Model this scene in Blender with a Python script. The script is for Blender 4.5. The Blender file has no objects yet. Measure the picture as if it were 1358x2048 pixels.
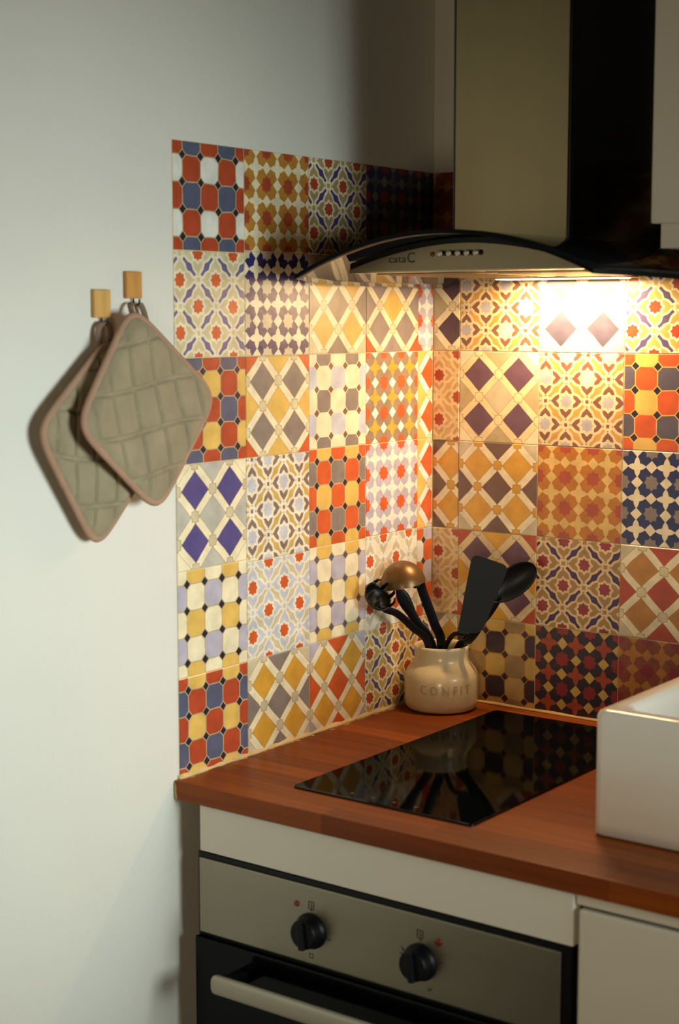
import bpy, bmesh, math, random
from mathutils import Vector, Matrix
random.seed(7)
PI = math.pi
S = bpy.context.scene
COL = S.collection

# ------------------------------------------------------------ camera, light, exposure
cd = bpy.data.cameras.new('camera'); cam = bpy.data.objects.new('camera', cd); COL.objects.link(cam)
yaw, pitch = -.63925, -.12
fw = Vector((math.sin(yaw)*math.cos(pitch), math.cos(yaw)*math.cos(pitch), math.sin(pitch)))
cam.location = (1.51757, -2.30728, 1.57207)
cam.rotation_euler = fw.to_track_quat('-Z', 'Y').to_euler()
cd.sensor_fit = 'HORIZONTAL'; cd.sensor_width = 36; cd.lens = 3228.78/1358*36
cd.clip_start = .02; cd.clip_end = 60
cd.dof.use_dof = True; cd.dof.focus_distance = 2.6; cd.dof.aperture_fstop = 6.5
S.camera = cam
S.view_settings.view_transform = 'Standard'; S.view_settings.look = 'None'
S.view_settings.gamma = 1; S.view_settings.use_curve_mapping = False
S.view_settings.exposure = 0.0

W = bpy.data.worlds.new('dusk'); S.world = W; W.use_nodes = True
W.node_tree.nodes['Background'].inputs[0].default_value = (.55, .68, .75, 1)
W.node_tree.nodes['Background'].inputs[1].default_value = .08

def area(name, loc, aim, sx, sy, power, color, spread=180):
    l = bpy.data.lights.new(name, 'AREA'); l.shape = 'RECTANGLE'; l.size = sx; l.size_y = sy
    l.energy = power; l.color = color; l.spread = math.radians(spread)
    o = bpy.data.objects.new(name, l); COL.objects.link(o); o.location = loc
    o.rotation_euler = (Vector(aim)-Vector(loc)).to_track_quat('-Z', 'Y').to_euler()
    return o
# daylight through the window of the right wall
area('window_daylight', (2.34, -.88, 1.38), (0, -.86, 1.20), .8, .6, 5.7, (.85, .98, .97), 54)
# added low warm fill for oven, sink and cabinet fronts, no known lamp
area('low_front_fill', (1.9, -3.5, .80), (.75, -.65, 1.1), .5, .5, 3.6, (1.0, .80, .55), 75)
# warm tube under the hood (the lens is a part of the hood, further down)
area('hood_lamp_light', (.275, -.052, 1.6292), (.275, -.052, 0), .18, .026, 3.9, (1.0, .66, .38))

# ------------------------------------------------------------ small helpers
def lin(c):
    if isinstance(c, str): c = tuple(int(c[i:i+2], 16) for i in (0, 2, 4))
    return tuple(((v/255)/12.92 if v/255 <= .04045 else ((v/255+.055)/1.055)**2.4) for v in c) + (1,)

def mat(name, col, rough=.5, metal=0, bump=0, bscale=60, vary=0, vscale=8, coat=0, emit=None, spec=.5, stretch=None):
    m = bpy.data.materials.new(name); m.use_nodes = True
    nt = m.node_tree; b = nt.nodes['Principled BSDF']
    b.inputs['Base Color'].default_value = lin(col); b.inputs['Roughness'].default_value = rough
    b.inputs['Metallic'].default_value = metal; b.inputs['Coat Weight'].default_value = coat
    b.inputs['Specular IOR Level'].default_value = spec
    if emit: b.inputs['Emission Color'].default_value = (*emit[0], 1); b.inputs['Emission Strength'].default_value = emit[1]
    tc = nt.nodes.new('ShaderNodeTexCoord')
    src = tc.outputs['Object']
    if stretch:
        mp = nt.nodes.new('ShaderNodeMapping'); mp.inputs['Scale'].default_value = stretch
        nt.links.new(src, mp.inputs[0]); src = mp.outputs[0]
    if vary:
        n = nt.nodes.new('ShaderNodeTexNoise'); n.inputs['Scale'].default_value = vscale; n.inputs['Detail'].default_value = 5
        nt.links.new(src, n.inputs['Vector'])
        mx = nt.nodes.new('ShaderNodeMix'); mx.data_type = 'RGBA'; mx.blend_type = 'MULTIPLY'
        mx.inputs[0].default_value = 1; mx.inputs[6].default_value = lin(col)
        mr = nt.nodes.new('ShaderNodeMapRange'); mr.inputs[1].default_value = .3; mr.inputs[2].default_value = .7
        mr.inputs[3].default_value = 1-vary; mr.inputs[4].default_value = 1+vary*.4
        nt.links.new(n.outputs[0], mr.inputs[0]); nt.links.new(mr.outputs[0], mx.inputs[7])
        nt.links.new(mx.outputs[2], b.inputs['Base Color'])
    if bump:
        n = nt.nodes.new('ShaderNodeTexNoise'); n.inputs['Scale'].default_value = bscale; n.inputs['Detail'].default_value = 4
        nt.links.new(src, n.inputs['Vector'])
        bp = nt.nodes.new('ShaderNodeBump'); bp.inputs['Strength'].default_value = bump; bp.inputs['Distance'].default_value = .002
        nt.links.new(n.outputs[0], bp.inputs['Height']); nt.links.new(bp.outputs[0], b.inputs['Normal'])
    return m

def link(name, bm, m, parent=None, smooth=False, loc=None):
    me = bpy.data.meshes.new(name); bm.to_mesh(me); bm.free()
    for x in (m if isinstance(m, (list, tuple)) else [m]): me.materials.append(x)
    if smooth:
        for p in me.polygons: p.use_smooth = True
    o = bpy.data.objects.new(name, me); COL.objects.link(o)
    if parent: o.parent = parent
    if loc: o.location = loc
    return o

def thing(name, label, cat, loc=(0, 0, 0), group=None):
    o = bpy.data.objects.new(name, None); COL.objects.link(o); o.location = loc
    o.empty_display_size = .02
    o['label'] = label; o['category'] = cat
    if group: o['group'] = group
    return o

def tag(o, label, cat, group=None):
    o['label'] = label; o['category'] = cat
    if group: o['group'] = group
    return o

def struct(o): o['kind'] = 'structure'; return o

def box(bm, a, b, bev=0, seg=2):
    r = bmesh.ops.create_cube(bm, size=1); vs = r['verts']
    c = [(a[i]+b[i])/2 for i in range(3)]; s = [abs(b[i]-a[i]) for i in range(3)]
    for v in vs: v.co = Vector([c[i]+v.co[i]*s[i] for i in range(3)])
    if bev:
        es = list({e for v in vs for e in v.link_edges})
        bmesh.ops.bevel(bm, geom=es, offset=bev, segments=seg, profile=.6, affect='EDGES')
    return bm

def bx(a, b, bev=0, seg=2): return box(bmesh.new(), a, b, bev, seg)

def lathe(bm, prof, seg=48, c=(0, 0, 0), closed=False):
    rings = []
    for r, z in prof:
        if r < 1e-6: rings.append([bm.verts.new((c[0], c[1], c[2]+z))])
        else: rings.append([bm.verts.new((c[0]+r*math.cos(2*PI*i/seg), c[1]+r*math.sin(2*PI*i/seg), c[2]+z)) for i in range(seg)])
    for A, B in zip(rings, rings[1:]):
        for i in range(seg):
            j = (i+1) % seg
            if len(A) == 1 and len(B) == 1: continue
            if len(A) == 1: bm.faces.new((A[0], B[i], B[j]))
            elif len(B) == 1: bm.faces.new((A[i], A[j], B[0]))
            else: bm.faces.new((A[i], A[j], B[j], B[i]))
    bmesh.ops.recalc_face_normals(bm, faces=bm.faces)
    return bm

def loft(bm, rings, cap0=True, cap1=True):
    R = [[bm.verts.new(p) for p in r] for r in rings]
    n = len(R[0])
    for A, B in zip(R, R[1:]):
        for i in range(n): bm.faces.new((A[i], A[(i+1) % n], B[(i+1) % n], B[i]))
    if cap0: bm.faces.new(R[0][::-1])
    if cap1: bm.faces.new(R[-1])
    bmesh.ops.recalc_face_normals(bm, faces=bm.faces)
    return bm

def sweep(bm, pts, w, t, side, n=12, power=2.6):
    """rounded bar along pts; w, t = half width / half thickness per point; side = width direction"""
    pts = [Vector(p) for p in pts]; rings = []
    if not isinstance(w, (list, tuple)): w = [w]*len(pts)
    if not isinstance(t, (list, tuple)): t = [t]*len(pts)
    for i, p in enumerate(pts):
        tg = (pts[min(i+1, len(pts)-1)]-pts[max(i-1, 0)]).normalized()
        s = Vector(side) - tg*Vector(side).dot(tg); s.normalize(); u = tg.cross(s)
        ring = []
        for k in range(n):
            a = 2*PI*k/n; c_, s_ = math.cos(a), math.sin(a)
            ring.append(p + s*(w[i]*math.copysign(abs(c_)**(2/power), c_)) + u*(t[i]*math.copysign(abs(s_)**(2/power), s_)))
        rings.append(ring)
    return loft(bm, rings)

def curve_pts(P, n=24):
    """Catmull-Rom through P"""
    P = [Vector(p) for p in P]; P = [2*P[0]-P[1]] + P + [2*P[-1]-P[-2]]; out = []
    segs = len(P)-3
    for s in range(segs):
        a, b, c, d = P[s:s+4]; m = max(2, n//segs)
        for k in range(m):
            t = k/m
            out.append(.5*((2*b)+(c-a)*t+(2*a-5*b+4*c-d)*t*t+(3*b-3*c+d-a)*t**3))
    out.append(P[-2]); return out

def rrect(x0, x1, y0, y1, r, z, n=5):
    out = []
    for cx, cy, a0 in ((x1-r, y1-r, 0), (x0+r, y1-r, 90), (x0+r, y0+r, 180), (x1-r, y0+r, 270)):
        for k in range(n+1):
            a = math.radians(a0+90*k/n); out.append(Vector((cx+r*math.cos(a), cy+r*math.sin(a), z)))
    return out

def text_mesh(body, size, depth=.0):
    c = bpy.data.curves.new('txt', 'FONT'); c.body = body; c.size = size; c.extrude = depth
    c.align_x = 'CENTER'; c.align_y = 'CENTER'; c.resolution_u = 3
    o = bpy.data.objects.new('txt', c); COL.objects.link(o)
    bpy.context.view_layer.update()
    me = bpy.data.meshes.new_from_object(o.evaluated_get(bpy.context.evaluated_depsgraph_get()))
    bpy.data.objects.remove(o); bm = bmesh.new(); bm.from_mesh(me); bpy.data.meshes.remove(me)
    return bm

# ------------------------------------------------------------ printed tile patterns (node maths)
class E:
    nt = None
    def __init__(s, v): s.v = v
    @staticmethod
    def op(o, *a):
        n = E.nt.nodes.new('ShaderNodeMath'); n.operation = o
        for i, x in enumerate(a):
            if isinstance(x, E): x = x.v
            if isinstance(x, (int, float)): n.inputs[i].default_value = x
            else: E.nt.links.new(x, n.inputs[i])
        return E(n.outputs[0])
    def __add__(s, o): return E.op('ADD', s, o)
    def __radd__(s, o): return E.op('ADD', s, o)
    def __sub__(s, o): return E.op('SUBTRACT', s, o)
    def __rsub__(s, o): return E.op('SUBTRACT', o, s)
    def __mul__(s, o): return E.op('MULTIPLY', s, o)
    def __rmul__(s, o): return E.op('MULTIPLY', s, o)
    def __lt__(s, o): return E.op('LESS_THAN', s, o)
    def abs(s): return E.op('ABSOLUTE', s)
    def rnd(s): return E.op('FLOOR', s+.5)
def emin(a, b): return E.op('MINIMUM', a, b)
def emax(a, b): return E.op('MAXIMUM', a, b)
def parity(i): return E.op('FLOORED_MODULO', i, 2.0)       # 0 / 1

def cmix(f, a, b):
    n = E.nt.nodes.new('ShaderNodeMix'); n.data_type = 'RGBA'
    for i, x in ((0, f), (6, a), (7, b)):
        if isinstance(x, E): x = x.v
        if isinstance(x, (int, float)): n.inputs[i].default_value = x
        else: E.nt.links.new(x, n.inputs[i])
    return n.outputs[2]

def group(name, cols, build):
    g = bpy.data.node_groups.new(name, 'ShaderNodeTree'); E.nt = g
    for i in ['U', 'V']: g.interface.new_socket(name=i, in_out='INPUT', socket_type='NodeSocketFloat')
    for c in cols: g.interface.new_socket(name=c, in_out='INPUT', socket_type='NodeSocketColor')
    g.interface.new_socket(name='Width', in_out='INPUT', socket_type='NodeSocketFloat')
    g.interface.new_socket(name='Color', in_out='OUTPUT', socket_type='NodeSocketColor')
    gi = g.nodes.new('NodeGroupInput'); go = g.nodes.new('NodeGroupOutput')
    C = {c: gi.outputs[c] for c in cols}
    out = build(E(gi.outputs['U']), E(gi.outputs['V']), C, E(gi.outputs['Width']))
    g.links.new(out, go.inputs[0]); return g

def p_oct(u, v, C, w):          # octagons with corner diamonds, 2 x 2 colour repeat
    a = u*4; b = v*4; i = a.rnd(); j = b.rnd()
    x = (a-i).abs(); y = (b-j).abs()
    pi_, pj = parity(i), parity(j)
    c0 = cmix(pi_, C['c00'], C['c10']); c1 = cmix(pi_, C['c01'], C['c11'])
    c = cmix(pj, c0, c1)
    edge = emax(x, y)
    dd = (.5-x)+(.5-y)
    line = emax(E.op('GREATER_THAN', edge, .477), dd < .235)
    c = cmix(line, c, C['line'])
    return cmix(dd < .175, c, C['dot'])

def p_lat(u, v, C, w):          # lozenges between crossing bands
    a = u*2-.5; b = v*2-.5      # A lozenges at integer points
    dA = (a-a.rnd()).abs()+(b-b.rnd()).abs()
    a2 = u*2; b2 = v*2
    i, j = (a2-.5).rnd(), (b2-.5).rnd()
    # secondary lozenges sit at integer points of (u*2, v*2)
    ii, jj = a2.rnd(), b2.rnd()
    dB = (a2-ii).abs()+(b2-jj).abs()
    pi_, pj = parity(ii), parity(jj)
    cb = cmix(emin(pi_, pj), cmix(emax(pi_, pj), C['corner'], C['side']), C['mid'])
    edgeA = dA < .375; edgeB = dB < .375
    c = C['band']
    outl = emax(dA < .387, dB < .387)
    c = cmix(outl, c, C['seam'])
    c = cmix(edgeB, c, cb); c = cmix(edgeA, c, C['main'])
    # rosettes on the crossings (integer + half)
    def rose(px, py):
        x = (px-px.rnd()).abs(); y = (py-py.rnd()).abs()
        return emin(emax(x, y), (x+y)*.7071)
    r = emin(rose(a2, b2-.5), rose(a2-.5, b2))
    c = cmix(r < .098, c, C['seam'])
    return cmix(r < .086, c, C['rose'])

def p_star(u, v, C, w):         # eight-pointed stars, crosses and small squares
    a = u*3; b = v*3
    x = (a-a.rnd()).abs(); y = (b-b.rnd()).abs()
    star = emin(emax(x, y), (x+y)*.7071) < .188
    mx, mn = emax(x, y), emin(x, y)
    dia = ((.5-mx)+mn) < .2
    X = .5-x; Y = .5-y
    M, N = emax(X, Y), emin(X, Y)
    k = M*3.05; k4 = k*k*k
    cross = N < (1-k4)*.108
    c = cmix(dia, C['petal'], C['square']); c = cmix(cross, c, C['cross'])
    return cmix(star, c, C['star'])

def p_arab(u, v, C, w):         # interlaced bands round stars
    x = u-.08; y = v-.73
    a = (x+y)*2; b = (x-y)*2
    p = (a-a.rnd()).abs(); q = (b-b.rnd()).abs()
    sd = emin(emax(p, q), (p+q)*.7071)
    L = w*5.66                                     # full band width in lattice units
    P, Q = emax(p, q), emin(p, q)
    wd = emax(.045, .112-Q*.45)
    ad = (.5-P)-wd
    arrow = emin(ad < 0, Q < .33)
    aout = emin(ad < L, Q < L*.5+.33)
    X = ((1-p-q)*.25).abs(); Y = ((p-q)*.25).abs()
    hc_ = .0417-w*.5
    h1 = emin(((Y-hc_).abs() < w), X < .09)
    h2 = emin(((X-hc_).abs() < w), Y < .09)
    c = cmix(emax(emax(sd < L+.15, aout), emax(h1, h2)), C['ground'], C['band'])
    c = cmix(arrow, c, C['arrow'])
    return cmix(sd < .152, c, C['star'])

G = {'oct': group('octagon_print', ['c00', 'c10', 'c01', 'c11', 'dot', 'line'], p_oct),
     'lat': group('lozenge_print', ['main', 'mid', 'side', 'corner', 'band', 'rose', 'seam'], p_lat),
     'star': group('star_print', ['star', 'petal', 'cross', 'square'], p_star),
     'arab': group('interlace_print', ['star', 'arrow', 'ground', 'band'], p_arab)}

K = dict(red='B0482A', org='CC5A2C', amb='D29C3A', yel='DDB45C', crm='E9DBB6', wht='E4E0D2', slt='585A70', ind='544A80',
         gry='877A70', dgr='5C5460', lil='B4ADBA', tan='B8A57C', bge='C9BB9A', nvy='2B2C58', mar='8C2C30', blk='2C2430',
         sky='BFC0C8', brn='7E5A48', pur='664858', rst='A4482E', och='B87F34', mus='C9A75A', grn='A8A184')
def TM(fam, width=.013, **c):
    key = fam+'_tile'; m = bpy.data.materials.new(key); m.use_nodes = True; nt = m.node_tree
    b = nt.nodes['Principled BSDF']; g = nt.nodes.new('ShaderNodeGroup'); g.node_tree = G[fam]
    uv = nt.nodes.new('ShaderNodeUVMap'); sp = nt.nodes.new('ShaderNodeSeparateXYZ')
    tc = nt.nodes.new('ShaderNodeTexCoord')
    # hand-drawn wobble of the print
    n0 = nt.nodes.new('ShaderNodeTexNoise'); n0.inputs['Scale'].default_value = 22; n0.inputs['Detail'].default_value = 2
    nt.links.new(tc.outputs['Object'], n0.inputs['Vector'])
    vm = nt.nodes.new('ShaderNodeVectorMath'); vm.operation = 'MULTIPLY_ADD'
    nt.links.new(n0.outputs['Color'], vm.inputs[0]); vm.inputs[1].default_value = (.03, .03, 0); nt.links.new(uv.outputs[0], vm.inputs[2])
    vs = nt.nodes.new('ShaderNodeVectorMath'); vs.operation = 'SUBTRACT'; vs.inputs[1].default_value = (.015, .015, 0)
    nt.links.new(vm.outputs[0], vs.inputs[0]); nt.links.new(vs.outputs[0], sp.inputs[0])
    nt.links.new(sp.outputs[0], g.inputs['U']); nt.links.new(sp.outputs[1], g.inputs['V'])
    for k_, v_ in c.items(): g.inputs[k_].default_value = lin(K.get(v_, v_))
    g.inputs['Width'].default_value = width
    n = nt.nodes.new('ShaderNodeTexNoise'); n.inputs['Scale'].default_value = 38; n.inputs['Detail'].default_value = 4
    nt.links.new(tc.outputs['Object'], n.inputs['Vector'])
    mr = nt.nodes.new('ShaderNodeMapRange'); mr.inputs[1].default_value = .3; mr.inputs[2].default_value = .7
    mr.inputs[3].default_value = .82; mr.inputs[4].default_value = 1.08
    nt.links.new(n.outputs[0], mr.inputs[0])
    mx = nt.nodes.new('ShaderNodeMix'); mx.data_type = 'RGBA'; mx.blend_type = 'MULTIPLY'; mx.inputs[0].default_value = 1
    nt.links.new(g.outputs[0], mx.inputs[6]); nt.links.new(mr.outputs[0], mx.inputs[7])
    nt.links.new(mx.outputs[2], b.inputs['Base Color'])
    b.inputs['Roughness'].default_value = .3; b.inputs['Specular IOR Level'].default_value = .65
    bn = nt.nodes.new('ShaderNodeTexNoise'); bn.inputs['Scale'].default_value = 45; bn.inputs['Detail'].default_value = 3
    nt.links.new(tc.outputs['Object'], bn.inputs['Vector'])
    bp = nt.nodes.new('ShaderNodeBump'); bp.inputs['Strength'].default_value = .25; bp.inputs['Distance'].default_value = .002
    nt.links.new(bn.outputs[0], bp.inputs['Height']); nt.links.new(bp.outputs[0], b.inputs['Normal'])
    return m

def octm(a, b, c, dot='blk', line='tan', c11=None):  # a: i+j even ; b: odd rows ; c: even rows   (c00,c11 = a)
    return TM('oct', c00=a, c11=c11 or a, c10=c, c01=b, dot=dot, line=line)
def latm(main, mid, side=None, corner=None, band='crm', rose='D6C69C', seam='9A7B50'):
    return TM('lat', main=main, mid=mid, side=side or mid, corner=corner or side or mid, band=band, rose=rose, seam=seam)
M_oct_rwb = octm('red', 'wht', 'slt')
M_oct_ryb = octm('red', 'yel', 'slt')
M_oct_cyl = octm('crm', 'lil', 'yel')
M_oct_cyl2 = octm('crm', 'lil', 'yel', dot='dgr')
M_oct_grey = TM('oct', c00='crm', c11='crm', c10='gry', c01='sky', dot='brn', line='crm')
M_oct_ory = octm('org', 'gry', 'yel')
M_oct_orw = octm('org', 'wht', 'lil')
M_oct_dark = TM('oct', c00='mus', c11='C0A468', c10='9A8058', c01='3A2C38', dot='blk', line='och')
M_oct_redy = octm('org', 'dgr', 'yel', line='yel')
M_oct_rsy = octm('red', 'slt', 'yel')
M_star_amb = TM('star', star='rst', petal='och', cross='crm', square='crm')
M_star_amb2 = TM('star', star='rst', petal='B4701F', cross='D6B46C', square='D6B46C')
M_star_nvy = TM('star', star='gry', petal='nvy', cross='crm', square='crm')
M_star_nvy2 = TM('star', star='bge', petal='322C5C', cross='crm', square='crm')
M_star_dark = TM('star', star='mar', petal='nvy', cross='slt', square='gry')
M_star_grey = TM('star', star='org', petal='8E7A66', cross='amb', square='wht')
M_star_lil = TM('star', star='org', petal='lil', cross='wht', square='wht')
M_star_mar = TM('star', star='mar', petal='blk', cross='rst', square='mus')
M_star_brn = TM('star', star='mar', petal='8E4A30', cross='och', square='och')
M_ar_red = TM('arab', star='org', arrow='6A6288', ground='CDBE92', band='E6D9BC')
M_ar_redy = TM('arab', star='red', arrow='5A4E70', ground='mus', band='crm')
M_ar_dark = TM('arab', star='red', arrow='4A3C78', ground='A89468', band='crm')
M_ar_brn = TM('arab', star='mar', arrow='3C2450', ground='A07C48', band='D8BC90')
M_ar_pale = TM('arab', star='org', arrow='bge', ground='sky', band='E6DCC4')
M_ar_faint = TM('arab', star='org', arrow='crm', ground='bge', band='wht')
M_ar_sky = TM('arab', width=.0155, star='sky', arrow='mus', ground='877064', band='E6DCC4')
M_ar_yel = TM('arab', width=.0155, star='A8A4A8', arrow='C4944A', ground='7C5440', band='D6C49C')
M_ar_strip = TM('arab', width=.017, star='rst', arrow='C8A468', ground='C09A68', band='DCC090')
M_l_ind = latm('ind', 'B7B2A4', 'B7B2A4', 'crm', rose='bge')
M_l_gy = latm('gry', 'yel', 'yel', 'org')
M_l_ya = latm('amb', 'gry', 'gry', 'bge', rose='bge')
M_l_yr = latm('amb', 'org', 'org', 'lil', rose='bge')
M_l_yg = latm('D2A850', '7E7466', '7E7466', 'bge')
M_l_gyr = latm('8D8078', 'yel', '8D8078', 'org')
M_l_pur = latm('pur', 'bge', 'tan', 'crm', band='E8D2A0', rose='E8D2A0')
M_l_purt = latm('4C3440', 'tan', 'tan', 'tan')
M_l_amb = latm('amb', '6E5248', '6E5248', 'bge', rose='amb')
M_l_purr = latm('pur', 'amb', 'amb', 'red', band='D8C090')
M_l_gb = latm('4C4854', 'bge', 'bge', 'bge', band='crm', rose='crm')
M_l_ar = latm('och', 'red', 'red', 'bge')
M_l_or = latm('org', 'yel', 'yel', 'yel', band='wht')

# ------------------------------------------------------------ other materials
m_wall = mat('white_plaster', 'D6D2C6', .75, bump=.25, bscale=180, vary=.06, vscale=2.2)
m_far = mat('umber_wall_paint', '6A5C48', .85)
m_ceil = mat('ceiling_paint', '8E887A', .9)
m_floor = mat('floor_boards', '4A3424', .5, vary=.3, vscale=3, stretch=(1, 8, 1))
m_grout = mat('pale_grout', 'CDB98C', .8, bump=.4, bscale=200)
m_caulk = mat('yellowed_sealant', 'D2B27A', .55, bump=.5, bscale=120, vary=.25, vscale=30)
m_steel = mat('brushed_steel', 'A08E6A', .34, 1, vary=.12, vscale=10, stretch=(1, 1, .08))
m_steel_h = mat('brushed_steel_panel', '988F7C', .42, 1, vary=.12, vscale=10, stretch=(.08, 1, 1))
m_hoodpan = mat('hood_steel', '948468', .38, 1)
m_dark = mat('black_enamel', '040506', .4, spec=.25)
def hob_mat(gl=.065, ro=.05):
    m = bpy.data.materials.new('black_glass'); m.use_nodes = True; nt = m.node_tree
    nt.nodes.remove(nt.nodes['Principled BSDF'])
    d = nt.nodes.new('ShaderNodeBsdfDiffuse'); d.inputs[0].default_value = (.0006, .0009, .0014, 1)
    g = nt.nodes.new('ShaderNodeBsdfGlossy'); g.inputs['Color'].default_value = (gl, gl, gl*.95, 1); g.inputs['Roughness'].default_value = ro
    a = nt.nodes.new('ShaderNodeAddShader'); nt.links.new(d.outputs[0], a.inputs[0]); nt.links.new(g.outputs[0], a.inputs[1])
    nt.links.new(a.outputs[0], nt.nodes['Material Output'].inputs[0])
    return m
m_blackgl = hob_mat()
m_gap = mat('dark_recess', '15110C', .9)
m_white = mat('cream_laminate', 'D3CCBC', .45, bump=.08, bscale=90)
m_cab = mat('cream_cabinet_front', 'C9C0AC', .5, bump=.08, bscale=90)
m_side = mat('chipboard_edge', '5E5140', .8, vary=.3, vscale=30)
m_knob = mat('black_plastic_knob', '05070B', .45, spec=.2)
m_sink = mat('white_glazed_ceramic', 'DAD4C6', .16, bump=.12, bscale=12, coat=.3)
m_stone = mat('cream_stoneware', 'D8C296', .3, bump=.35, bscale=70, vary=.14, vscale=16, coat=.25)
m_letters = mat('stoneware_letters', 'B89C6C', .4, bump=.3, bscale=90)
m_util = mat('black_nylon', '07080B', .42, spec=.3)
m_utilm = mat('matt_black_nylon', '101112', .6, spec=.3)
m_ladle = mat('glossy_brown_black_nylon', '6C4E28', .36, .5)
m_led = mat('red_indicator', '6E1410', .3)
m_btn = mat('pale_push_button', 'C8C0A8', .35, .6)
m_print = mat('dark_print', '241E16', .6)
m_hook = mat('pale_beech', 'C99A52', .5, vary=.2, vscale=14, stretch=(6, 6, 1), bump=.1)
m_hook2 = mat('orange_beech', 'BE873F', .5, vary=.2, vscale=14, stretch=(6, 6, 1), bump=.1)
m_hookm = mat('dark_wire', '2A2018', .4, .8)
m_cloth = mat('sage_cotton', '94866A', .95, bump=.6, bscale=420, vary=.18, vscale=26)
m_bind = mat('dusty_pink_binding', 'A37F66', .9, bump=.5, bscale=500, vary=.1, vscale=40)
m_loop = mat('brown_binding_tape', '7D6352', .9, bump=.4, bscale=500)
m_lamp = mat('lit_lamp_lens', 'FFE6B0', .4, emit=((1.0, .66, .32), 12))

def wood_mat():
    m = bpy.data.materials.new('oiled_stave_worktop'); m.use_nodes = True; nt = m.node_tree; b = nt.nodes['Principled BSDF']
    tc = nt.nodes.new('ShaderNodeTexCoord')
    br = nt.nodes.new('ShaderNodeTexBrick'); br.inputs['Scale'].default_value = 1
    br.inputs['Brick Width'].default_value = .42; br.inputs['Row Height'].default_value = .042
    br.inputs['Mortar Size'].default_value = .0006; br.inputs['Bias'].default_value = 0; br.offset = .37
    br.inputs['Color1'].default_value = lin('8C430A'); br.inputs['Color2'].default_value = lin('6E2F06'); br.inputs['Mortar'].default_value = lin('5E2E10')
    nt.links.new(tc.outputs['Object'], br.inputs['Vector'])
    mp = nt.nodes.new('ShaderNodeMapping'); mp.inputs['Scale'].default_value = (5, 90, 90)
    nt.links.new(tc.outputs['Object'], mp.inputs[0])
    n = nt.nodes.new('ShaderNodeTexNoise'); n.inputs['Scale'].default_value = 1; n.inputs['Detail'].default_value = 6
    nt.links.new(mp.outputs[0], n.inputs['Vector'])
    mr = nt.nodes.new('ShaderNodeMapRange'); mr.inputs[1].default_value = .3; mr.inputs[2].default_value = .7
    mr.inputs[3].default_value = .7; mr.inputs[4].default_value = 1.12; nt.links.new(n.outputs[0], mr.inputs[0])
    mx = nt.nodes.new('ShaderNodeMix'); mx.data_type = 'RGBA'; mx.blend_type = 'MULTIPLY'; mx.inputs[0].default_value = 1
    nt.links.new(br.outputs['Color'], mx.inputs[6]); nt.links.new(mr.outputs[0], mx.inputs[7])
    # raw worn end next to the wall
    sp = nt.nodes.new('ShaderNodeSeparateXYZ'); nt.links.new(tc.outputs['Object'], sp.inputs[0])
    n2 = nt.nodes.new('ShaderNodeTexNoise'); n2.inputs['Scale'].default_value = 70; nt.links.new(tc.outputs['Object'], n2.inputs['Vector'])
    E.nt = nt
    f = (E(sp.outputs[0]) + E(n2.outputs[0])*.03) < .0215
    raw = nt.nodes.new('ShaderNodeRGB'); raw.outputs[0].default_value = lin('B0A070')
    c = cmix(f, mx.outputs[2], raw.outputs[0])
    nt.links.new(c, b.inputs['Base Color'])
    b.inputs['Roughness'].default_value = .42; b.inputs['Specular IOR Level'].default_value = .22
    bp = nt.nodes.new('ShaderNodeBump'); bp.inputs['Strength'].default_value = .15; bp.inputs['Distance'].default_value = .001
    nt.links.new(n.outputs[0], bp.inputs['Height']); nt.links.new(bp.outputs[0], b.inputs['Normal'])
    return m
m_wood = wood_mat()

def glass_mat():
    m = bpy.data.materials.new('smoked_hood_glass'); m.use_nodes = True; b = m.node_tree.nodes['Principled BSDF']
    b.inputs['Base Color'].default_value = lin('20262A'); b.inputs['Roughness'].default_value = .05
    b.inputs['Transmission Weight'].default_value = .55; b.inputs['IOR'].default_value = 1.5
    return m
m_glass = glass_mat()
m_gedge = mat('dark_glass_edge', '020304', .5, spec=.1)

# ------------------------------------------------------------ the room
ZC = .9203      # top of the worktop
ZB = .8933      # its underside
struct(link('floor', bx((-.1, -4, -.1), (2.5, .1, 0)), m_floor))
struct(link('ceiling', bx((-.1, -4, 2.5), (2.5, .1, 2.6)), m_ceil))
wl = struct(link('wall_left', bx((-.1, -4, 0), (0, .1, 2.5)), m_wall))
wb = struct(link('wall_back', bx((0, 0, 0), (2.4, .1, 2.5)), m_wall))
struct(link('wall_front', bx((0, -4, 0), (2.4, -3.9, 2.5)), m_far))
bm = bmesh.new()
box(bm, (2.4, -3.9, 0), (2.5, -1.36, 2.5)); box(bm, (2.4, -.4, 0), (2.5, 0, 2.5))
box(bm, (2.4, -1.36, 0), (2.5, -.4, .9)); box(bm, (2.4, -1.36, 1.9), (2.5, -.4, 2.5))
struct(link('wall_right', bm, m_far))
bm = bmesh.new()
for a, b in (((2.4, -1.36, .9), (2.46, -1.31, 1.9)), ((2.4, -.45, .9), (2.46, -.4, 1.9)), ((2.4, -1.31, .9), (2.46, -.45, .95)), ((2.4, -1.31, 1.85), (2.46, -.45, 1.9)), ((2.4, -.905, .95), (2.46, -.855, 1.85))):
    box(bm, a, b, .004)
struct(link('window_1', bm, m_white))

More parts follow.
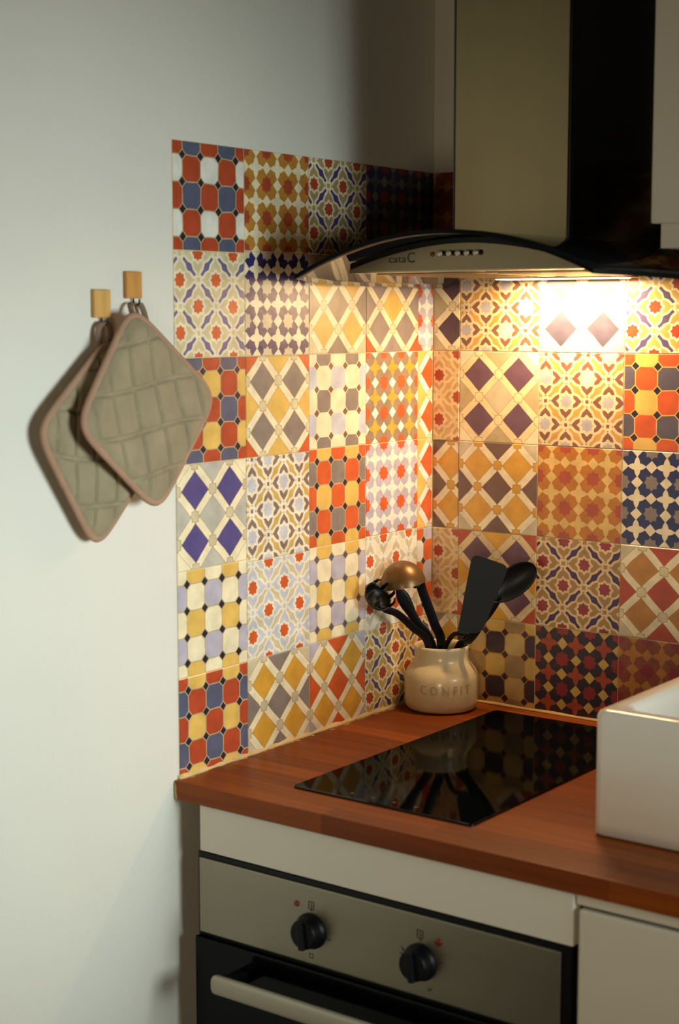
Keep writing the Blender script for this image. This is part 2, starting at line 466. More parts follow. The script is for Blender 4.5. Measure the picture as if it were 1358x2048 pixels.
# tiles: one bevelled piece each, children of the wall they are stuck to
def tile(wall, a0, a1, z0, z1, m, u0=0, u1=1, v0=0, v1=1):
    """a = distance from the room corner along the wall"""
    g = .0006; t = .0016+random.uniform(-.0004, .0005)
    a0 += g; a1 -= g; z0 += g; z1 -= g
    b = .0007; bm = bmesh.new(); uvl = bm.loops.layers.uv.new('UVMap')
    rings = []
    for ins, d in ((0, .0003), (0, t-b), (b, t)):
        q = [(a0+ins, z0+ins), (a1-ins, z0+ins), (a1-ins, z1-ins), (a0+ins, z1-ins)]
        tl = random.uniform(-.0003, .0003) if ins else 0
        if wall == 'L': rings.append([bm.verts.new((d, -a, z)) for a, z in q])
        else: rings.append([bm.verts.new((a, -d, z)) for a, z in q])
    for A, B in zip(rings, rings[1:]):
        for i in range(4): bm.faces.new((A[i], A[(i+1) % 4], B[(i+1) % 4], B[i]))
    bm.faces.new(rings[-1])
    bmesh.ops.recalc_face_normals(bm, faces=bm.faces)
    fc = [f for f in bm.faces if (f.normal.x > .5 if wall == 'L' else f.normal.y < -.5)]
    for f in bm.faces:
        for l in f.loops:
            co = l.vert.co; a = -co.y if wall == 'L' else co.x
            fu = (a-a0)/(a1-a0)
            if wall == 'L': fu = 1-fu
            l[uvl].uv = (u0+(u1-u0)*fu, v0+(v1-v0)*(co.z-z0)/(z1-z0))
    o = link('tile', bm, m, wl if wall == 'L' else wb)
    return o
def base(wall, a1, z0, z1):   # adhesive bed that shows in the joints
    if wall == 'L': struct(link('trim_1', bx((-.001, -a1, z0), (.0006, 0, z1)), m_grout, wl))
    else: struct(link('trim_2', bx((0, -.0006, z0), (a1, .001, z1)), m_grout, wb))
base('L', .6485, ZC, 1.8125); base('B', .8155, ZC, 1.8125)

LZ = {0: [1.8125, 1.6665, 1.5157, 1.367, 1.2145, 1.0638, .9215]}
zl = [1.8125, 1.6655, 1.5157, 1.3672, 1.2146, 1.0638, .9215]
ly = [.6485, .497, .3455, .1965, .0465, .002]
Lm = [[M_oct_rwb, M_star_amb, M_ar_dark, M_star_dark, M_star_dark],
      [M_ar_red, M_star_nvy2, M_l_yg, M_l_gyr, M_star_lil],
      [M_oct_ryb, M_l_gy, M_oct_grey, M_star_grey, M_l_or],
      [M_l_ind, M_ar_sky, M_oct_ory, M_star_lil, M_l_or],
      [M_oct_cyl, M_ar_pale, M_oct_cyl2, M_ar_faint, M_oct_orw],
      [M_oct_rsy, M_l_ya, M_l_yr, M_ar_redy, M_ar_redy]]
dz = [[0, 0, 0, 0, 0], [-.0015, .002, .001, 0, 0], [0]*5, [0, 0, .002, .001, 0], [.002, -.002, .001, .003, 0], [0, 0, .001, -.002, 0], [0]*5]
for r in range(6):
    for c in range(5):
        strip = c == 4
        tile('L', ly[c+1], ly[c], zl[r+1]+dz[r+1][c], zl[r]+dz[r][c], Lm[r][c],
             0, .3 if strip else 1, .05 if r == 5 else 0, 1)
zb_ = [1.8125, 1.6655, 1.516, 1.365, 1.2145, 1.0665, .9215]
bxs = [.0022, .055, .2075, .3600, .5120, .664, .8155]
Bm = [[M_star_brn, M_l_amb, M_ar_yel, M_star_amb2, M_oct_redy, M_l_pur],
      [M_l_purt, M_ar_yel, M_l_gb, M_ar_redy, M_star_amb2, M_l_amb],
      [M_ar_strip, M_l_pur, M_ar_yel, M_oct_redy, M_l_ar, M_ar_brn],
      [M_l_amb, M_l_amb, M_star_amb2, M_star_nvy, M_ar_yel, M_oct_dark],
      [M_ar_strip, M_l_purr, M_ar_brn, M_l_ar, M_star_mar, M_l_purr],
      [M_l_ya, M_oct_dark, M_star_mar, M_star_brn, M_ar_brn, M_star_nvy]]
for r in range(6):
    for c in range(6):
        j = random.uniform(-.0007, .0007)
        tile('B', bxs[c], bxs[c+1], zb_[r+1], zb_[r], Bm[r][c], .5 if c == 0 else 0, .85 if c == 0 else 1, .05 if r == 5 else 0, 1)

# sealant bead between tiles and worktop
bm = bmesh.new()
n = 60
rings = []
for i in range(n+1):
    y = -.652+.65*i/n; r = .0045+.0012*math.sin(i*1.7)+.0008*math.sin(i*.6)
    rings.append([Vector((.0005, y, ZC+.0002)), Vector((.0015+r, y, ZC+.0002)), Vector((.0015+r*.55, y, ZC+r*.5)), Vector((.0005+.0012, y, ZC+r*1.15)), Vector((.0005, y, ZC+r*1.15))])
loft(bm, rings)
struct(link('trim_3', bm, m_caulk, smooth=True))
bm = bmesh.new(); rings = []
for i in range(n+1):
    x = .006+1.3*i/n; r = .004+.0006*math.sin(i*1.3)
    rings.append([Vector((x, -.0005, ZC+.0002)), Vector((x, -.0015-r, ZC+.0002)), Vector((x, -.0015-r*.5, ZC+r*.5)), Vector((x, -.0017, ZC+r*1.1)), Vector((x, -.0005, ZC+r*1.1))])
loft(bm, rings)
struct(link('trim_4', bm, mat('lamplit_sealant', 'BE985E', .5, vary=.2, vscale=30), smooth=True))  # back bead of the same sealant, orange lamp glow put into its colour

# ------------------------------------------------------------ worktop and units
o = tag(link('worktop', bx((.0006, -.661, ZB), (1.9, -.0006, ZC), .0028, 3), m_wood),
        'orange-brown oiled wooden worktop of glued staves running along the tiled wall', 'worktop')

# oven housing and base units
t = thing('oven_housing', 'cream oven housing unit with a plain filler panel under the worktop', 'cabinet', (.3345, -.32, 0))
def P(o_, a, b): return tuple(a[i]-o_.location[i] for i in range(3)), tuple(b[i]-o_.location[i] for i in range(3))
def part(name, parent, a, b, m, bev=.001, seg=2):
    A, B = P(parent, a, b); return link(name, bx(A, B, bev, seg), m, parent)
part('filler_panel', t, (.0452, -.656, .8260), (.6372, -.638, .8915), m_white, .0012)
part('side_panel', t, (.030, -.636, .0), (.0385, -.02, .8925), m_side)
part('side_panel', t, (.6305, -.636, .0), (.6375, -.02, .8925), m_side)
part('back_panel', t, (.0385, -.02, .0), (.6305, -.012, .8925), m_side)
part('plinth', t, (.0385, -.60, .0), (.6305, -.585, .12), m_white)

ov = thing('built_in_oven', 'built-in oven with a steel control panel and black glass door below the hob', 'oven', (.335, -.62, .12))
part('frame', ov, (.0395, -.634, .125), (.6295, -.06, .8235), m_dark, .002)
cp = part('control_panel', ov, (.0415, -.655, .7060), (.6200, -.636, .8150), m_steel_h, .0025, 3)
part('frame_strip', ov, (.0375, -.6515, .125), (.6335, -.6345, .8225), m_dark, .001)
dr = part('door', ov, (.0375, -.660, .165), (.6335, -.652, .7005), hob_mat(.018, .08), .002)
A, B = P(ov, (.34, -.66, .5), (.34, -.66, .5)); ox, oy, oz = ov.location
# handle: rounded steel bar on two brackets
bm = bmesh.new()
def OL(x, y, z): return Vector((x-ox, y-oy, z-oz))
hx = [.108, .1092, .1115, .115] + [.115+.44*i/10 for i in range(1, 10)] + [.555, .562, .5655, .567]
hw = [.005, .0095, .0125, .0135] + [.0135]*9 + [.0135, .0125, .0095, .005]
sweep(bm, [OL(x, -.704, .6625) for x in hx], hw, [v*.55 for v in hw], (0, 0, 1), 16, 3)
link('door_handle', bm, mat('satin_handle_steel', 'A8A08C', .4, .35), ov, True)
for x in (.127, .543):
    link('handle_bracket', bx(OL(x-.009, -.70, .653), OL(x+.009, -.6595, .672), .003), m_dark, ov)
# knobs, indicators, printed marks
def knob(x, z):
    bm = bmesh.new()
    prof = [(.0, .0), (.0245, .0), (.0245, .003), (.0215, .006), (.0205, .018), (.019, .021), (0, .0215)]
    lathe(bm, prof, 40)
    box(bm, (-.0045, -.0195, .018), (.0045, .0195, .027), .0015)
    bm.transform(Matrix.Rotation(math.radians(8), 4, 'Z')); bm.transform(Matrix.Rotation(PI/2, 4, 'X'))
    k = link('control_knob', bm, m_knob, ov, True, OL(x, -.6552, z))
    for s in k.data.polygons: s.use_smooth = s.area < 2e-5
    return k
knob(.2421, .7535); knob(.4185, .7535)
def disc(name, m, c, r, d=.0015, parent=ov, oval=1):
    bm = bmesh.new(); lathe(bm, [(0, 0), (r, 0), (r*.95, d*.7), (r*.6, d), (0, d)], 20)
    for v in bm.verts: v.co.x *= oval
    bm.transform(Matrix.Rotation(PI/2, 4, 'X'))
    return link(name, bm, m, parent, True, c)
disc('indicator_light', m_led, OL(.2174, -.6551, .7862), .0042)['label'] = 'red indicator light'
disc('indicator_light', m_led, OL(.4456, -.6551, .7857), .0055)['label'] = 'red indicator light'
bm = bmesh.new()
def mark(x, z, w, h, ang=0):
    b2 = bx((-w/2, -.0003, -h/2), (w/2, 0, h/2)); b2.transform(Matrix.Rotation(ang, 4, 'Y'))
    b2.transform(Matrix.Translation(OL(x, -.6551, z)))
    tmp = bpy.data.meshes.new('t'); b2.to_mesh(tmp); b2.free(); bm.from_mesh(tmp); bpy.data.meshes.remove(tmp)
for kx, angs in ((.2421, (-95, 100, 0)), (.4185, (-105, -82, 78, 0))):
    for a in angs:
        a = math.radians(a); mark(kx+math.sin(a)*.030, .7535+math.cos(a)*.030, .0014, .006, a)
# little oven pictograms above both knobs and the zero / low marks below
for kx, zz in ((.2421, .7885), (.4175, .7900)):
    for s in (-1, 1): mark(kx+s*.0042, zz, .0011, .0105)
    mark(kx, zz+.0052, .0092, .001); mark(kx, zz-.0052, .0092, .001); mark(kx, zz+.001, .001, .006); mark(kx+.002, zz-.001, .0035, .0009)
mark(.2421-.003, .7185, .0009, .006); mark(.2421+.003, .7185, .0009, .006); mark(.2421, .7215, .006, .0009); mark(.2421, .7155, .006, .0009)
mark(.4345, .7205, .0011, .006, .7); mark(.4315, .7195, .0011, .005, -.6)
mark(.3905, .7655, .0012, .006, -.8); mark(.3925, .7625, .0055, .0011, .2)
link('printed_marks', bm, m_print, ov)['kind'] = 'stuff'

cb = thing('base_cabinet', 'plain cream base cabinet right of the oven, beneath the sink', 'cabinet', (1.25, -.32, 0))
part('door', cb, (.6450, -.6585, .125), (1.243, -.640, .8755), m_cab, .004, 3)
part('top_rail', cb, (.6395, -.6540, .8790), (1.88, -.638, .8920), m_cab, .0015)
part('door', cb, (1.247, -.6585, .125), (1.86, -.640, .8755), m_cab, .004, 3)
part('side_panel', cb, (.6378, -.636, .0), (.6545, -.02, .8925), m_cab)
part('side_panel', cb, (1.85, -.636, .0), (1.866, -.02, .8925), m_cab)
part('shelf', cb, (.6545, -.63, .13), (1.85, -.02, .146), m_cab)
part('plinth', cb, (.6545, -.60, .0), (1.85, -.585, .12), m_cab)

# ------------------------------------------------------------ hob
hb = thing('ceramic_hob', 'black glass two-zone hob set into the wooden worktop', 'hob', (.3055, -.3165, ZC))
bm = bmesh.new()
rg = [rrect(.1587, .4524, -.5885, -.0445, .006, z) for z in (ZC+.0001, ZC+.003)] + [rrect(.1595, .4516, -.5877, -.0453, .006, ZC+.0038)]
rg = [[p-hb.location for p in r] for r in rg]
loft(bm, rg)
link('glass_plate', bm, m_blackgl, hb)
bm = bmesh.new()
for i in range(4): box(bm, (-.06+.035*i, -.256, .0038), (-.055+.035*i, -.251, .0039))
link('touch_controls', bm, mat('dull_red_print', '4A2018', .4), hb)['kind'] = 'stuff'

# ------------------------------------------------------------ sink on the worktop
sk = thing('ceramic_sink', 'thick white ceramic sink standing on the worktop at the right', 'sink', (.89, -.29, ZC))
X0, X1, Y0, Y1 = .591-.89, 1.19-.89, -.525+.29, -.055+.29
H = 1.0835-ZC
rg = []
for ins, z in ((.004, .0005), (0, .004), (0, H-.008), (.0025, H-.0022), (.008, H), (.022, H), (.0275, H-.0022), (.030, H-.008), (.034, .05), (.044, .028), (.07, .02)):
    rg.append(rrect(X0+ins, X1-ins, Y0+ins, Y1-ins, max(.012-ins*.2, .004) if ins < .02 else .03, z, 6))
bm = bmesh.new(); loft(bm, rg)
link('basin', bm, m_sink, sk, True)
bm = bmesh.new(); lathe(bm, [(0, 0), (.04, 0), (.04, .003), (.03, .0035), (.026, .001), (0, .001)], 32)
link('drain', bm, m_steel, sk, True, (0, 0, .0202))

# ------------------------------------------------------------ hood
hd = thing('cooker_hood', 'steel chimney hood with an arched smoked glass canopy, lamp lit', 'hood', (.318, 0, 1.63))
hx0, hy0, hz0 = hd.location
def HL(x, y, z): return Vector((x-hx0, y-hy0, z-hz0))
XC = .3175
def gz(t, y): return 1.689 - .0565*t*t - .006*t*t*(1 if y > -.3 else max(0, (y+.48)/.18))
def hwid(y):
    if y > -.28: return .289
    s = (-.28-y)/.2
    return .289-.052*s*s
NX, NY = 40, 14
ys = [-.48+.4785*(j/NY)**1.2 for j in range(NY+1)]
bm = bmesh.new(); top = []; bot = []
for y in ys:
    w = hwid(y); top.append([bm.verts.new(HL(XC+w*(2*i/NX-1), y, gz(2*i/NX-1, y))) for i in range(NX+1)])
    bot.append([bm.verts.new(HL(XC+w*(2*i/NX-1), y, gz(2*i/NX-1, y)-.006)) for i in range(NX+1)])
for j in range(NY):
    for i in range(NX):
        bm.faces.new((top[j][i], top[j][i+1], top[j+1][i+1], top[j+1][i]))
        bm.faces.new((bot[j][i], bot[j+1][i], bot[j+1][i+1], bot[j][i+1]))
edge = []
for i in range(NX): edge.append(bm.faces.new((top[0][i], bot[0][i], bot[0][i+1], top[0][i+1]))); edge.append(bm.faces.new((top[NY][i], top[NY][i+1], bot[NY][i+1], bot[NY][i])))
for j in range(NY): edge.append(bm.faces.new((top[j][0], top[j+1][0], bot[j+1][0], bot[j][0]))); edge.append(bm.faces.new((top[j][NX], bot[j][NX], bot[j+1][NX], top[j+1][NX])))
for f in edge: f.material_index = 1
bmesh.ops.recalc_face_normals(bm, faces=bm.faces)
cn = link('glass_canopy', bm, [m_glass, m_gedge], hd)
for p in cn.data.polygons: p.use_smooth = p.material_index == 0
# steel body under the glass: arched box, front face carries the controls
ZU = 1.6375; PW = .196; PX = .3135
def pz(t): return 1.6745-.0345*abs(t)**1.9
def arch(y, inset=0, n=28, drop=0, zu=ZU):
    up = [HL(PX+(PW-inset)*(2*i/n-1), y, max(pz(2*i/n-1)-drop, zu+.0006)) for i in range(n+1)]
    return [HL(PX-PW+inset, y, zu)] + up + [HL(PX+PW-inset, y, zu)]
def barch(y, n=28):
    up = [HL(PX+PW*(2*i/n-1), y, gz((PX+PW*(2*i/n-1)-XC)/hwid(-.4), -.4)-.0075) for i in range(n+1)]
    return [HL(PX-PW, y, ZU)] + up + [HL(PX+PW, y, ZU)]
bm = bmesh.new(); loft(bm, [barch(-.398), barch(-.02)])
link('body', bm, m_dark, hd)
bm = bmesh.new(); loft(bm, [arch(-.4015, .0012, drop=.0006), arch(-.4005), arch(-.3985)])
link('front_panel', bm, m_hoodpan, hd)
# underside plate with grease filters (lamp bay stays open)
m_under = mat('polished_underside', 'A89C80', .22, 1)
link('underside_plate', bx(HL(PX-PW, -.3995, 1.6355), HL(PX+PW, -.02, 1.6376)), m_under, hd)
for k in range(2):
    x0 = PX-PW+.02+k*.185
    bm = bx(HL(x0, -.36, 1.6335), HL(x0+.17, -.13, 1.6354), .001)
    f = link('grease_filter', bm, m_steel, hd)
    bm = bmesh.new()
    for i in range(9): box(bm, HL(x0+.015, -.35+.024*i, 1.6325), HL(x0+.155, -.34+.024*i, 1.6336))
    link('filter_slat', bm, m_steel, f)['kind'] = 'stuff'
# lamp: housing and glowing lens near the wall
link('lamp_housing', bx(HL(.155, -.080, 1.6325), HL(.395, -.028, 1.6354), .001), m_steel, hd)
link('lamp_lens', bx(HL(.165, -.072, 1.6312), HL(.385, -.034, 1.6352), .0015), m_lamp, hd)
# chimney (two telescoping sleeves)
ch = link('chimney', bx(HL(.2205, -.2880, 1.672), HL(.4185, -.0015, 2.5), .006, 4), mat('shaded_sleeve_black', '050607', .16, spec=.6), hd)  # shade on the chimney's left edge and right side is put into this black
link('front_plate', bx(HL(.2275, -.2900, 1.672), HL(.4120, -.2882, 2.5), .0008), m_steel, ch)
# buttons and lettering on the front panel
disc('indicator_light', m_led, HL(.2640-.0015, -.4016, 1.6593), .0036, .0012, hd)['label'] = 'small red indicator light'
for k in range(5):
    x = .2765+.01455*k
    bm = bmesh.new(); lathe(bm, [(0, 0), (.0042, 0), (.0042, .004), (.0036, .0048), (0, .005)], 20)
    bm.transform(Matrix.Rotation(PI/2, 4, 'X'))
    link('push_button', bm, m_btn, hd, True, HL(x, -.4016, 1.6605))
    bm = bmesh.new(); lathe(bm, [(0, 0), (.0038, 0), (.0036, .0006), (0, .0007)], 16)
    bm.transform(Matrix.Rotation(PI/2, 4, 'X'))
    link('button_recess', bm, m_dark, hd, True, HL(x+.0072, -.4016, 1.6603))
for body, sz, x in (('cata', .0150, .2030), ('C', .0205, .2265)):
    bm = text_mesh(body, sz, .0002); bm.transform(Matrix.Rotation(PI/2, 4, 'X')); bm.transform(Matrix.Scale(1.25, 4, (1, 0, 0)) if body == 'cata' else Matrix.Identity(4))
    bm.transform(Matrix.Translation(HL(x, -.4017, 1.6535 if body == 'cata' else 1.6548)))
    link('lettering', bm, m_print, hd)

# ------------------------------------------------------------ wall cabinet right of the hood
wc = thing('wall_cabinet', 'cream wall cabinet right of the hood chimney, above the lamp', 'cabinet', (.87, -.17, 1.665))
part('carcass', wc, (.5755, -.334, 1.662), (1.17, -.0015, 2.40), m_cab, .001)
part('door', wc, (.5690, -.352, 1.6935), (1.17, -.335, 2.40), m_cab, .003, 3)

# ------------------------------------------------------------ jar with letters
jc = Vector((.0680, -.0705, ZC))
j = thing('stoneware_jar', 'round cream stoneware jar lettered CONFIT holding black utensils in the corner', 'jar', jc)
prof = [(0, .0005), (.050, .0005), (.0565, .002), (.0605, .007), (.0618, .015), (.0622, .035), (.0620, .052), (.0606, .0605), (.0570, .0680), (.0515, .0750),
        (.0468, .0810), (.0450, .087), (.0452, .098), (.0468, .104), (.0464, .1072), (.0445, .1085), (.0425, .1075), (.0415, .103), (.0412, .09), (.0445, .08), (.053, .068), (.0575, .054), (.0575, .012), (.05, .008), (0, .0075)]
bm = bmesh.new(); lathe(bm, prof, 72); link('body', bm, m_stone, j, True)
bm = text_mesh('C O N F I T', .0175, .0006)
ctr = math.atan2(-.80, .5966)            # letters face the room
for v in bm.verts:
    a = ctr + (v.co.x*1.02 + .004)/.0624; r = .0622+v.co.z+.0002
    zz = .041+v.co.y*1.25
    v.co = Vector((r*math.cos(a), r*math.sin(a), zz))
link('raised_lettering', bm, m_letters, j)

# ------------------------------------------------------------ utensils (local frame: a right, b away, h above the jar rim)
RV = Vector((.8025, .5966, 0)); FV = Vector((-.5966, .8025, 0)); RIM = Vector((jc.x, jc.y, 1.0290))
def U(a, h, b): return RIM + RV*a + FV*b + Vector((0, 0, h))
def rel(bm, o): bm.transform(Matrix.Translation(-o)); return bm
ZIN = -.085
# ladle
o = U(-.005, ZIN-.008, -.012)
u = thing('soup_ladle', 'dark brown-black ladle hooked upside down, its domed bowl glowing in the lamp light', 'ladle', o, 'black kitchen utensils in the stoneware jar')
bm = bmesh.new()
R = .0375; prof = []
for k in range(13):
    a = PI/2*k/12; prof.append((R*math.cos(a) if k < 12 else 0, R*1.08*math.sin(a)))
inner = [(R*.93*math.cos(PI/2*k/12) if k < 12 else 0, R*.99*math.sin(PI/2*k/12)) for k in range(12, -1, -1)]
bm = bmesh.new(); lathe(bm, prof+inner+[prof[0]], 40)
bm.transform(Matrix.Rotation(math.radians(-12), 4, Vector(FV)))
bm.transform(Matrix.Translation(U(-.0660, .1080, -.050)-o))
link('bowl', bm, m_ladle, u, True)
bm = bmesh.new()
sweep(bm, [p for p in curve_pts([U(-.0500, .1060, -.0570), U(-.0400, .112, -.050), U(-.034, .094, -.043), U(-.014, .040, -.027), U(-.001, .002, -.016), U(-.005, ZIN, -.012)], 30)],
      [.004, .006]+[.0078]*24+[.006]*5, .0028, RV+Vector((0, 0, .3)))
link('handle', rel(bm, o), m_util, u, True)
# pasta server
o = U(-.020, ZIN-.006, -.018)
u = thing('pasta_server', 'black toothed pasta server leaning left against the tiled wall', 'utensil', o, 'black kitchen utensils in the stoneware jar')
hc = U(-.1085, .0965, -.097)
ax = (RV*.55 - FV*.55 + Vector((0, 0, .62))).normalized()      # opening direction
rot = Vector((0, 0, 1)).rotation_difference(ax).to_matrix().to_4x4()
bm = bmesh.new(); prof = [(.0245*math.cos(PI/2*k/8) if k < 8 else 0, -.017*math.sin(PI/2*k/8)) for k in range(9)]
inner = [(.0225*math.cos(PI/2*k/8) if k < 8 else 0, -.0148*math.sin(PI/2*k/8)) for k in range(8, -1, -1)]
lathe(bm, prof+inner+[prof[0]], 32)
bm.transform(rot); bm.transform(Matrix.Translation(hc-o)); link('bowl', bm, m_util, u, True)
for k in range(7):
    a = 2*PI*k/8+.5; d = Vector((math.cos(a), math.sin(a), 0)); bm = bmesh.new()
    p = [d*.0235+Vector((0, 0, -.002)), d*.0250+Vector((0, 0, .006)), d*.0240+Vector((0, 0, .013)), d*.0205+Vector((0, 0, .0185))]
    sweep(bm, p, [.0036, .0034, .003, .0018], [.0022, .002, .0018, .0012], d.cross(Vector((0, 0, 1))), 8)
    bm.transform(rot); bm.transform(Matrix.Translation(hc-o)); link('tooth', bm, m_util, u, True)
bm = bmesh.new()
sweep(bm, curve_pts([U(-.108, .0805, -.097), U(-.096, .0745, -.091), U(-.076, .0640, -.075), U(-.050, .036, -.048), U(-.024, .004, -.023), U(-.014, ZIN, -.014)], 30),
      [.005]*6+[.0062]*25, .0030, RV*.6+Vector((0, 0, .8)))
link('handle', rel(bm, o), m_util, u, True)
# flat handle that widens in the middle
o = U(.004, ZIN-.006, .004)
u = thing('flat_spatula', 'black utensil standing head down behind the ladle, its broad flat grip upwards', 'utensil', o, 'black kitchen utensils in the stoneware jar')
bm = bmesh.new()
sweep(bm, curve_pts([U(-.0760, .108, -.036), U(-.071, .094, -.034), U(-.058, .068, -.028), U(-.040, .036, -.018), U(-.018, .002, -.005), U(.004, ZIN, .006)], 30),
      [.003, .0055]+[.0065]*4+[.008, .0095, .0105, .011, .011, .0105, .010, .009, .0082]+[.0075]*16, .0024, RV+Vector((0, 0, .5)))
link('handle', rel(bm, o), m_util, u, True)
# turner
o = U(.010, ZIN-.006, -.022)
u = thing('turner', 'matt black turner with a long rectangular blade standing upright', 'spatula', o, 'black kitchen utensils in the stoneware jar')
def blade(C4, b, th, rr=.010, n=6):
    c4 = [Vector(c) for c in C4]; cen = sum(c4, Vector((0, 0)))/4; out = []
    for i in range(4):
        p = c4[i]; q = c4[i-1]; s = c4[(i+1) % 4]
        e0 = (q-p).normalized()*rr; e1 = (s-p).normalized()*rr
        for k in range(n+1):
            t_ = k/n; out.append((p+e0)*(1-t_)**2+p*2*t_*(1-t_)+(p+e1)*t_*t_)
    return [[U(p.x, p.y, b-th) for p in out], [U(p.x, p.y, b+th) for p in out]]
B4 = [(.0450, .1620), (.1050, .1410), (.0610, .0300), (.0215, .0310)]
rg = blade(B4, -.062, .0012, .013); bm = bmesh.new(); loft(bm, rg)
link('blade', rel(bm, o), m_utilm, u)
bm = bmesh.new()
sweep(bm, curve_pts([U(.066, .062, -.0595), U(.054, .034, -.0565), U(.041, .013, -.042), U(.027, -.002, -.021), U(.006, ZIN, -.010)], 26), [.010, .009, .008]+[.0068]*24, .0030, RV-Vector((0, 0, .4)))
link('handle', rel(bm, o), m_util, u, True)
bm = bmesh.new()
sweep(bm, curve_pts([U(.040, .0290, -.0610), U(.024, .0295, -.0600), U(.015, .0240, -.0500), U(.007, .0060, -.030), U(.003, -.012, -.026), U(.004, ZIN+.01, -.020)], 26), .0042, .0028, RV-Vector((0, 0, .4)))
link('neck_brace', rel(bm, o), m_util, u, True)
# spoon
o = U(.022, ZIN-.006, -.004)
u = thing('serving_spoon', 'black solid serving spoon leaning right behind the turner', 'spoon', o, 'black kitchen utensils in the stoneware jar')
dirv = Vector((RV*.78+Vector((0, 0, .62)))).normalized(); sidev = dirv.cross(FV).normalized(); nrm = FV
cen = U(.1125, .1105, -.045); rings = []
bm = bmesh.new(); n = 22; verts = {}
L_, Wd = .0465, .0245
def sp(s, t_, off):
    dep = .010*(1-s*s*.9)*(1-t_*t_)
    w_ = Wd*math.sqrt(max(0, 1-s*s))*(1+.12*s)
    return cen + dirv*(s*L_) + sidev*(t_*w_) + nrm*(dep+off)
gs = [[None]*13 for _ in range(n+1)]; gb = [[None]*13 for _ in range(n+1)]
for i in range(n+1):
    s = -math.cos(PI*i/n)*.999
    for k in range(13):
        t_ = k/6-1; gs[i][k] = bm.verts.new(sp(s, t_, 0)-o); gb[i][k] = bm.verts.new(sp(s, t_, .0018)-o)
for i in range(n):
    for k in range(12):
        bm.faces.new((gs[i][k], gs[i][k+1], gs[i+1][k+1], gs[i+1][k])); bm.faces.new((gb[i][k], gb[i+1][k], gb[i+1][k+1], gb[i][k+1]))
    for k in (0, 12): bm.faces.new((gs[i][k], gs[i+1][k], gb[i+1][k], gb[i][k]))
bmesh.ops.recalc_face_normals(bm, faces=bm.faces)
link('bowl', bm, m_util, u, True)
bm = bmesh.new()
sweep(bm, curve_pts([cen-dirv*.036+nrm*.004, U(.0890, .083, -.040), U(.072, .052, -.030), U(.038, .004, -.006), U(.022, ZIN, .004)], 26), [.009, .0085, .0075]+[.0065]*24, .003, RV-Vector((0, 0, .8)))
link('handle', rel(bm, o), m_util, u, True)

# ------------------------------------------------------------ wooden hooks and pot holders
def hook(y0, y1, z0, z1, m, label):
    c = Vector((0, (y0+y1)/2, z0))
    h = thing('wall_hook', label, 'hook', c, 'wooden hooks on the white wall')
    w2 = (y1-y0)/2
    link('block', bx((.0004, -w2, 0), (.0075, w2, z1-z0), .002, 3), m, h)
    bm = bmesh.new()
    sweep(bm, curve_pts([(.0045, 0, .004), (.0046, 0, -.003), (.0065, 0, -.0075), (.0110, 0, -.0085), (.0150, 0, -.0060), (.0158, 0, -.001)], 22), .0013, .0013, (0, 1, 0), 10, 2)
    link('wire_hook', bm, m_hookm, h, True)
    return h
hook(-.8065, -.7765, 1.5715, 1.6080, m_hook, 'pale beech block hook, the lower one further left on the white wall')
hook(-.7465, -.7170, 1.5970, 1.6325, m_hook2, 'orange-toned beech block hook, the higher one nearer the tiles')

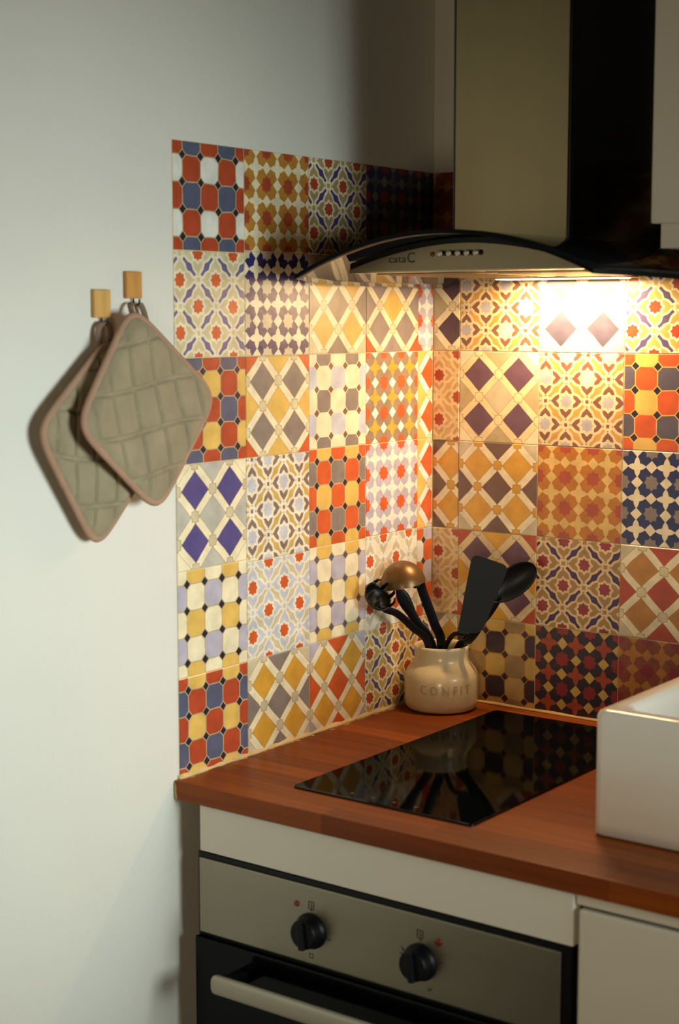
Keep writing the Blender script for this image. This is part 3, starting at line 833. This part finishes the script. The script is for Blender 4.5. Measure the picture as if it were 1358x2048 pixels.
def potholder(label, corners, loop, loopx, qshift=0):
    """corners: top, right, bottom, left as (x, y, z)"""
    T, R_, B_, L_ = [Vector(c) for c in corners]
    org = B_.copy(); org.x = 0
    h = thing('pot_holder', label, 'pot holder', org, 'pot holders hanging on the white wall')
    def pos(s, t):
        n_ = 7.0
        if abs(s) > 1e-6 or abs(t) > 1e-6:
            f = max(abs(s), abs(t))/((abs(s)**n_+abs(t)**n_)**(1/n_)); s, t = s*f, t*f
        a, b = (s+1)/2, (t+1)/2
        return T*(1-a)*(1-b)+R_*a*(1-b)+B_*a*b+L_*(1-a)*b, a, b
    NRM = (R_-T).cross(L_-T).normalized()
    if NRM.x < 0: NRM = -NRM
    N = 84
    bm = bmesh.new(); F = []; K_ = []
    for i in range(N+1):
        F.append([]); K_.append([])
        for k in range(N+1):
            s, t = 2*i/N-1, 2*k/N-1
            p, a, b = pos(s, t)
            e = max(abs(s), abs(t)); edge_ = min(1, (1-e)/.13)
            hcoord = (a-b)*3.3+.5+qshift+.12*math.sin((a+b)*3); vcoord = (a+b)*2.35+.22+.05*math.sin((a-b)*4)
            dh = abs(hcoord-round(hcoord)); dv = abs(vcoord-round(vcoord))
            puff = 1-.9*math.exp(-(dh/.055)**2)
            puff = min(puff, 1-.8*math.exp(-(dv/.042)**2))
            wob = .0016*math.sin(a*7+b*3)+.0012*math.sin(b*9-a*4)
            th = .0018+.0075*(edge_**.6)*puff
            F[i].append(bm.verts.new(p+NRM*(th+wob*edge_)-org)); K_[i].append(bm.verts.new(p-NRM*(.0015+.0035*edge_)+NRM*wob*edge_-org))
    for i in range(N):
        for k in range(N):
            bm.faces.new((F[i][k], F[i+1][k], F[i+1][k+1], F[i][k+1])); bm.faces.new((K_[i][k], K_[i][k+1], K_[i+1][k+1], K_[i+1][k]))
    for i in range(N):
        for A in ((0, None), (N, None)):
            q = A[0]; bm.faces.new((F[q][i], F[q][i+1], K_[q][i+1], K_[q][i])); bm.faces.new((F[i][q], K_[i][q], K_[i+1][q], F[i+1][q]))
    bmesh.ops.recalc_face_normals(bm, faces=bm.faces)
    link('quilted_pad', bm, m_cloth, h, True)
    ring = []
    M_ = 160
    for k in range(M_):
        q = 4*k/M_; sd, f = int(q), (q-int(q))*2-1
        s, t = ((f, -1), (1, f), (-f, 1), (-1, -f))[sd]
        p, a, b = pos(s, t); ring.append(p-org+NRM*.0004)
    bm = bmesh.new(); Rr = []
    for k in range(M_):
        p = ring[k]; tg = (ring[(k+1) % M_]-ring[k-1]).normalized(); sd_ = tg.cross(NRM).normalized()
        Rr.append([bm.verts.new(p+sd_*(.0052*math.cos(2*PI*q/10))+NRM*(.0042*math.sin(2*PI*q/10))) for q in range(10)])
    for k in range(M_):
        A, B = Rr[k], Rr[(k+1) % M_]
        for q in range(10): bm.faces.new((A[q], A[(q+1) % 10], B[(q+1) % 10], B[q]))
    bmesh.ops.recalc_face_normals(bm, faces=bm.faces)
    link('edge_binding', bm, m_bind, h, True)
    bm = bmesh.new(); sweep(bm, [Vector(p)-org for p in curve_pts(loop, 40)], .0040, .0011, (.5, 1, 0), 8, 3)
    link('hanging_loop', bm, m_loop, h, True)
    return h
# back holder (left), then the front one that overlaps it
potholder('sage quilted pot holder on the left hook, half hidden behind the other',
          [(.020, -.7928, 1.5478), (.018, -.6927, 1.4065), (.020, -.8247, 1.2721), (.024, -.9270, 1.4323)],
          [(.0170, -.8080, 1.5300), (.0135, -.8060, 1.5480), (.0110, -.8030, 1.5590), (.0108, -.7960, 1.5646), (.0108, -.7870, 1.5640), (.0112, -.7830, 1.5560), (.0145, -.7860, 1.5360)], .02)
potholder('sage quilted pot holder with dusty pink binding on the right hook, in front',
          [(.034, -.7669, 1.5866), (.030, -.5975, 1.4626), (.040, -.7292, 1.3139), (.056, -.8891, 1.4372)],
          [(.0290, -.7560, 1.5700), (.0170, -.7500, 1.5840), (.0115, -.7440, 1.5895), (.0108, -.7330, 1.5900), (.0115, -.7240, 1.5870), (.0150, -.7200, 1.5720), (.0260, -.7240, 1.5460)], .03, .1)
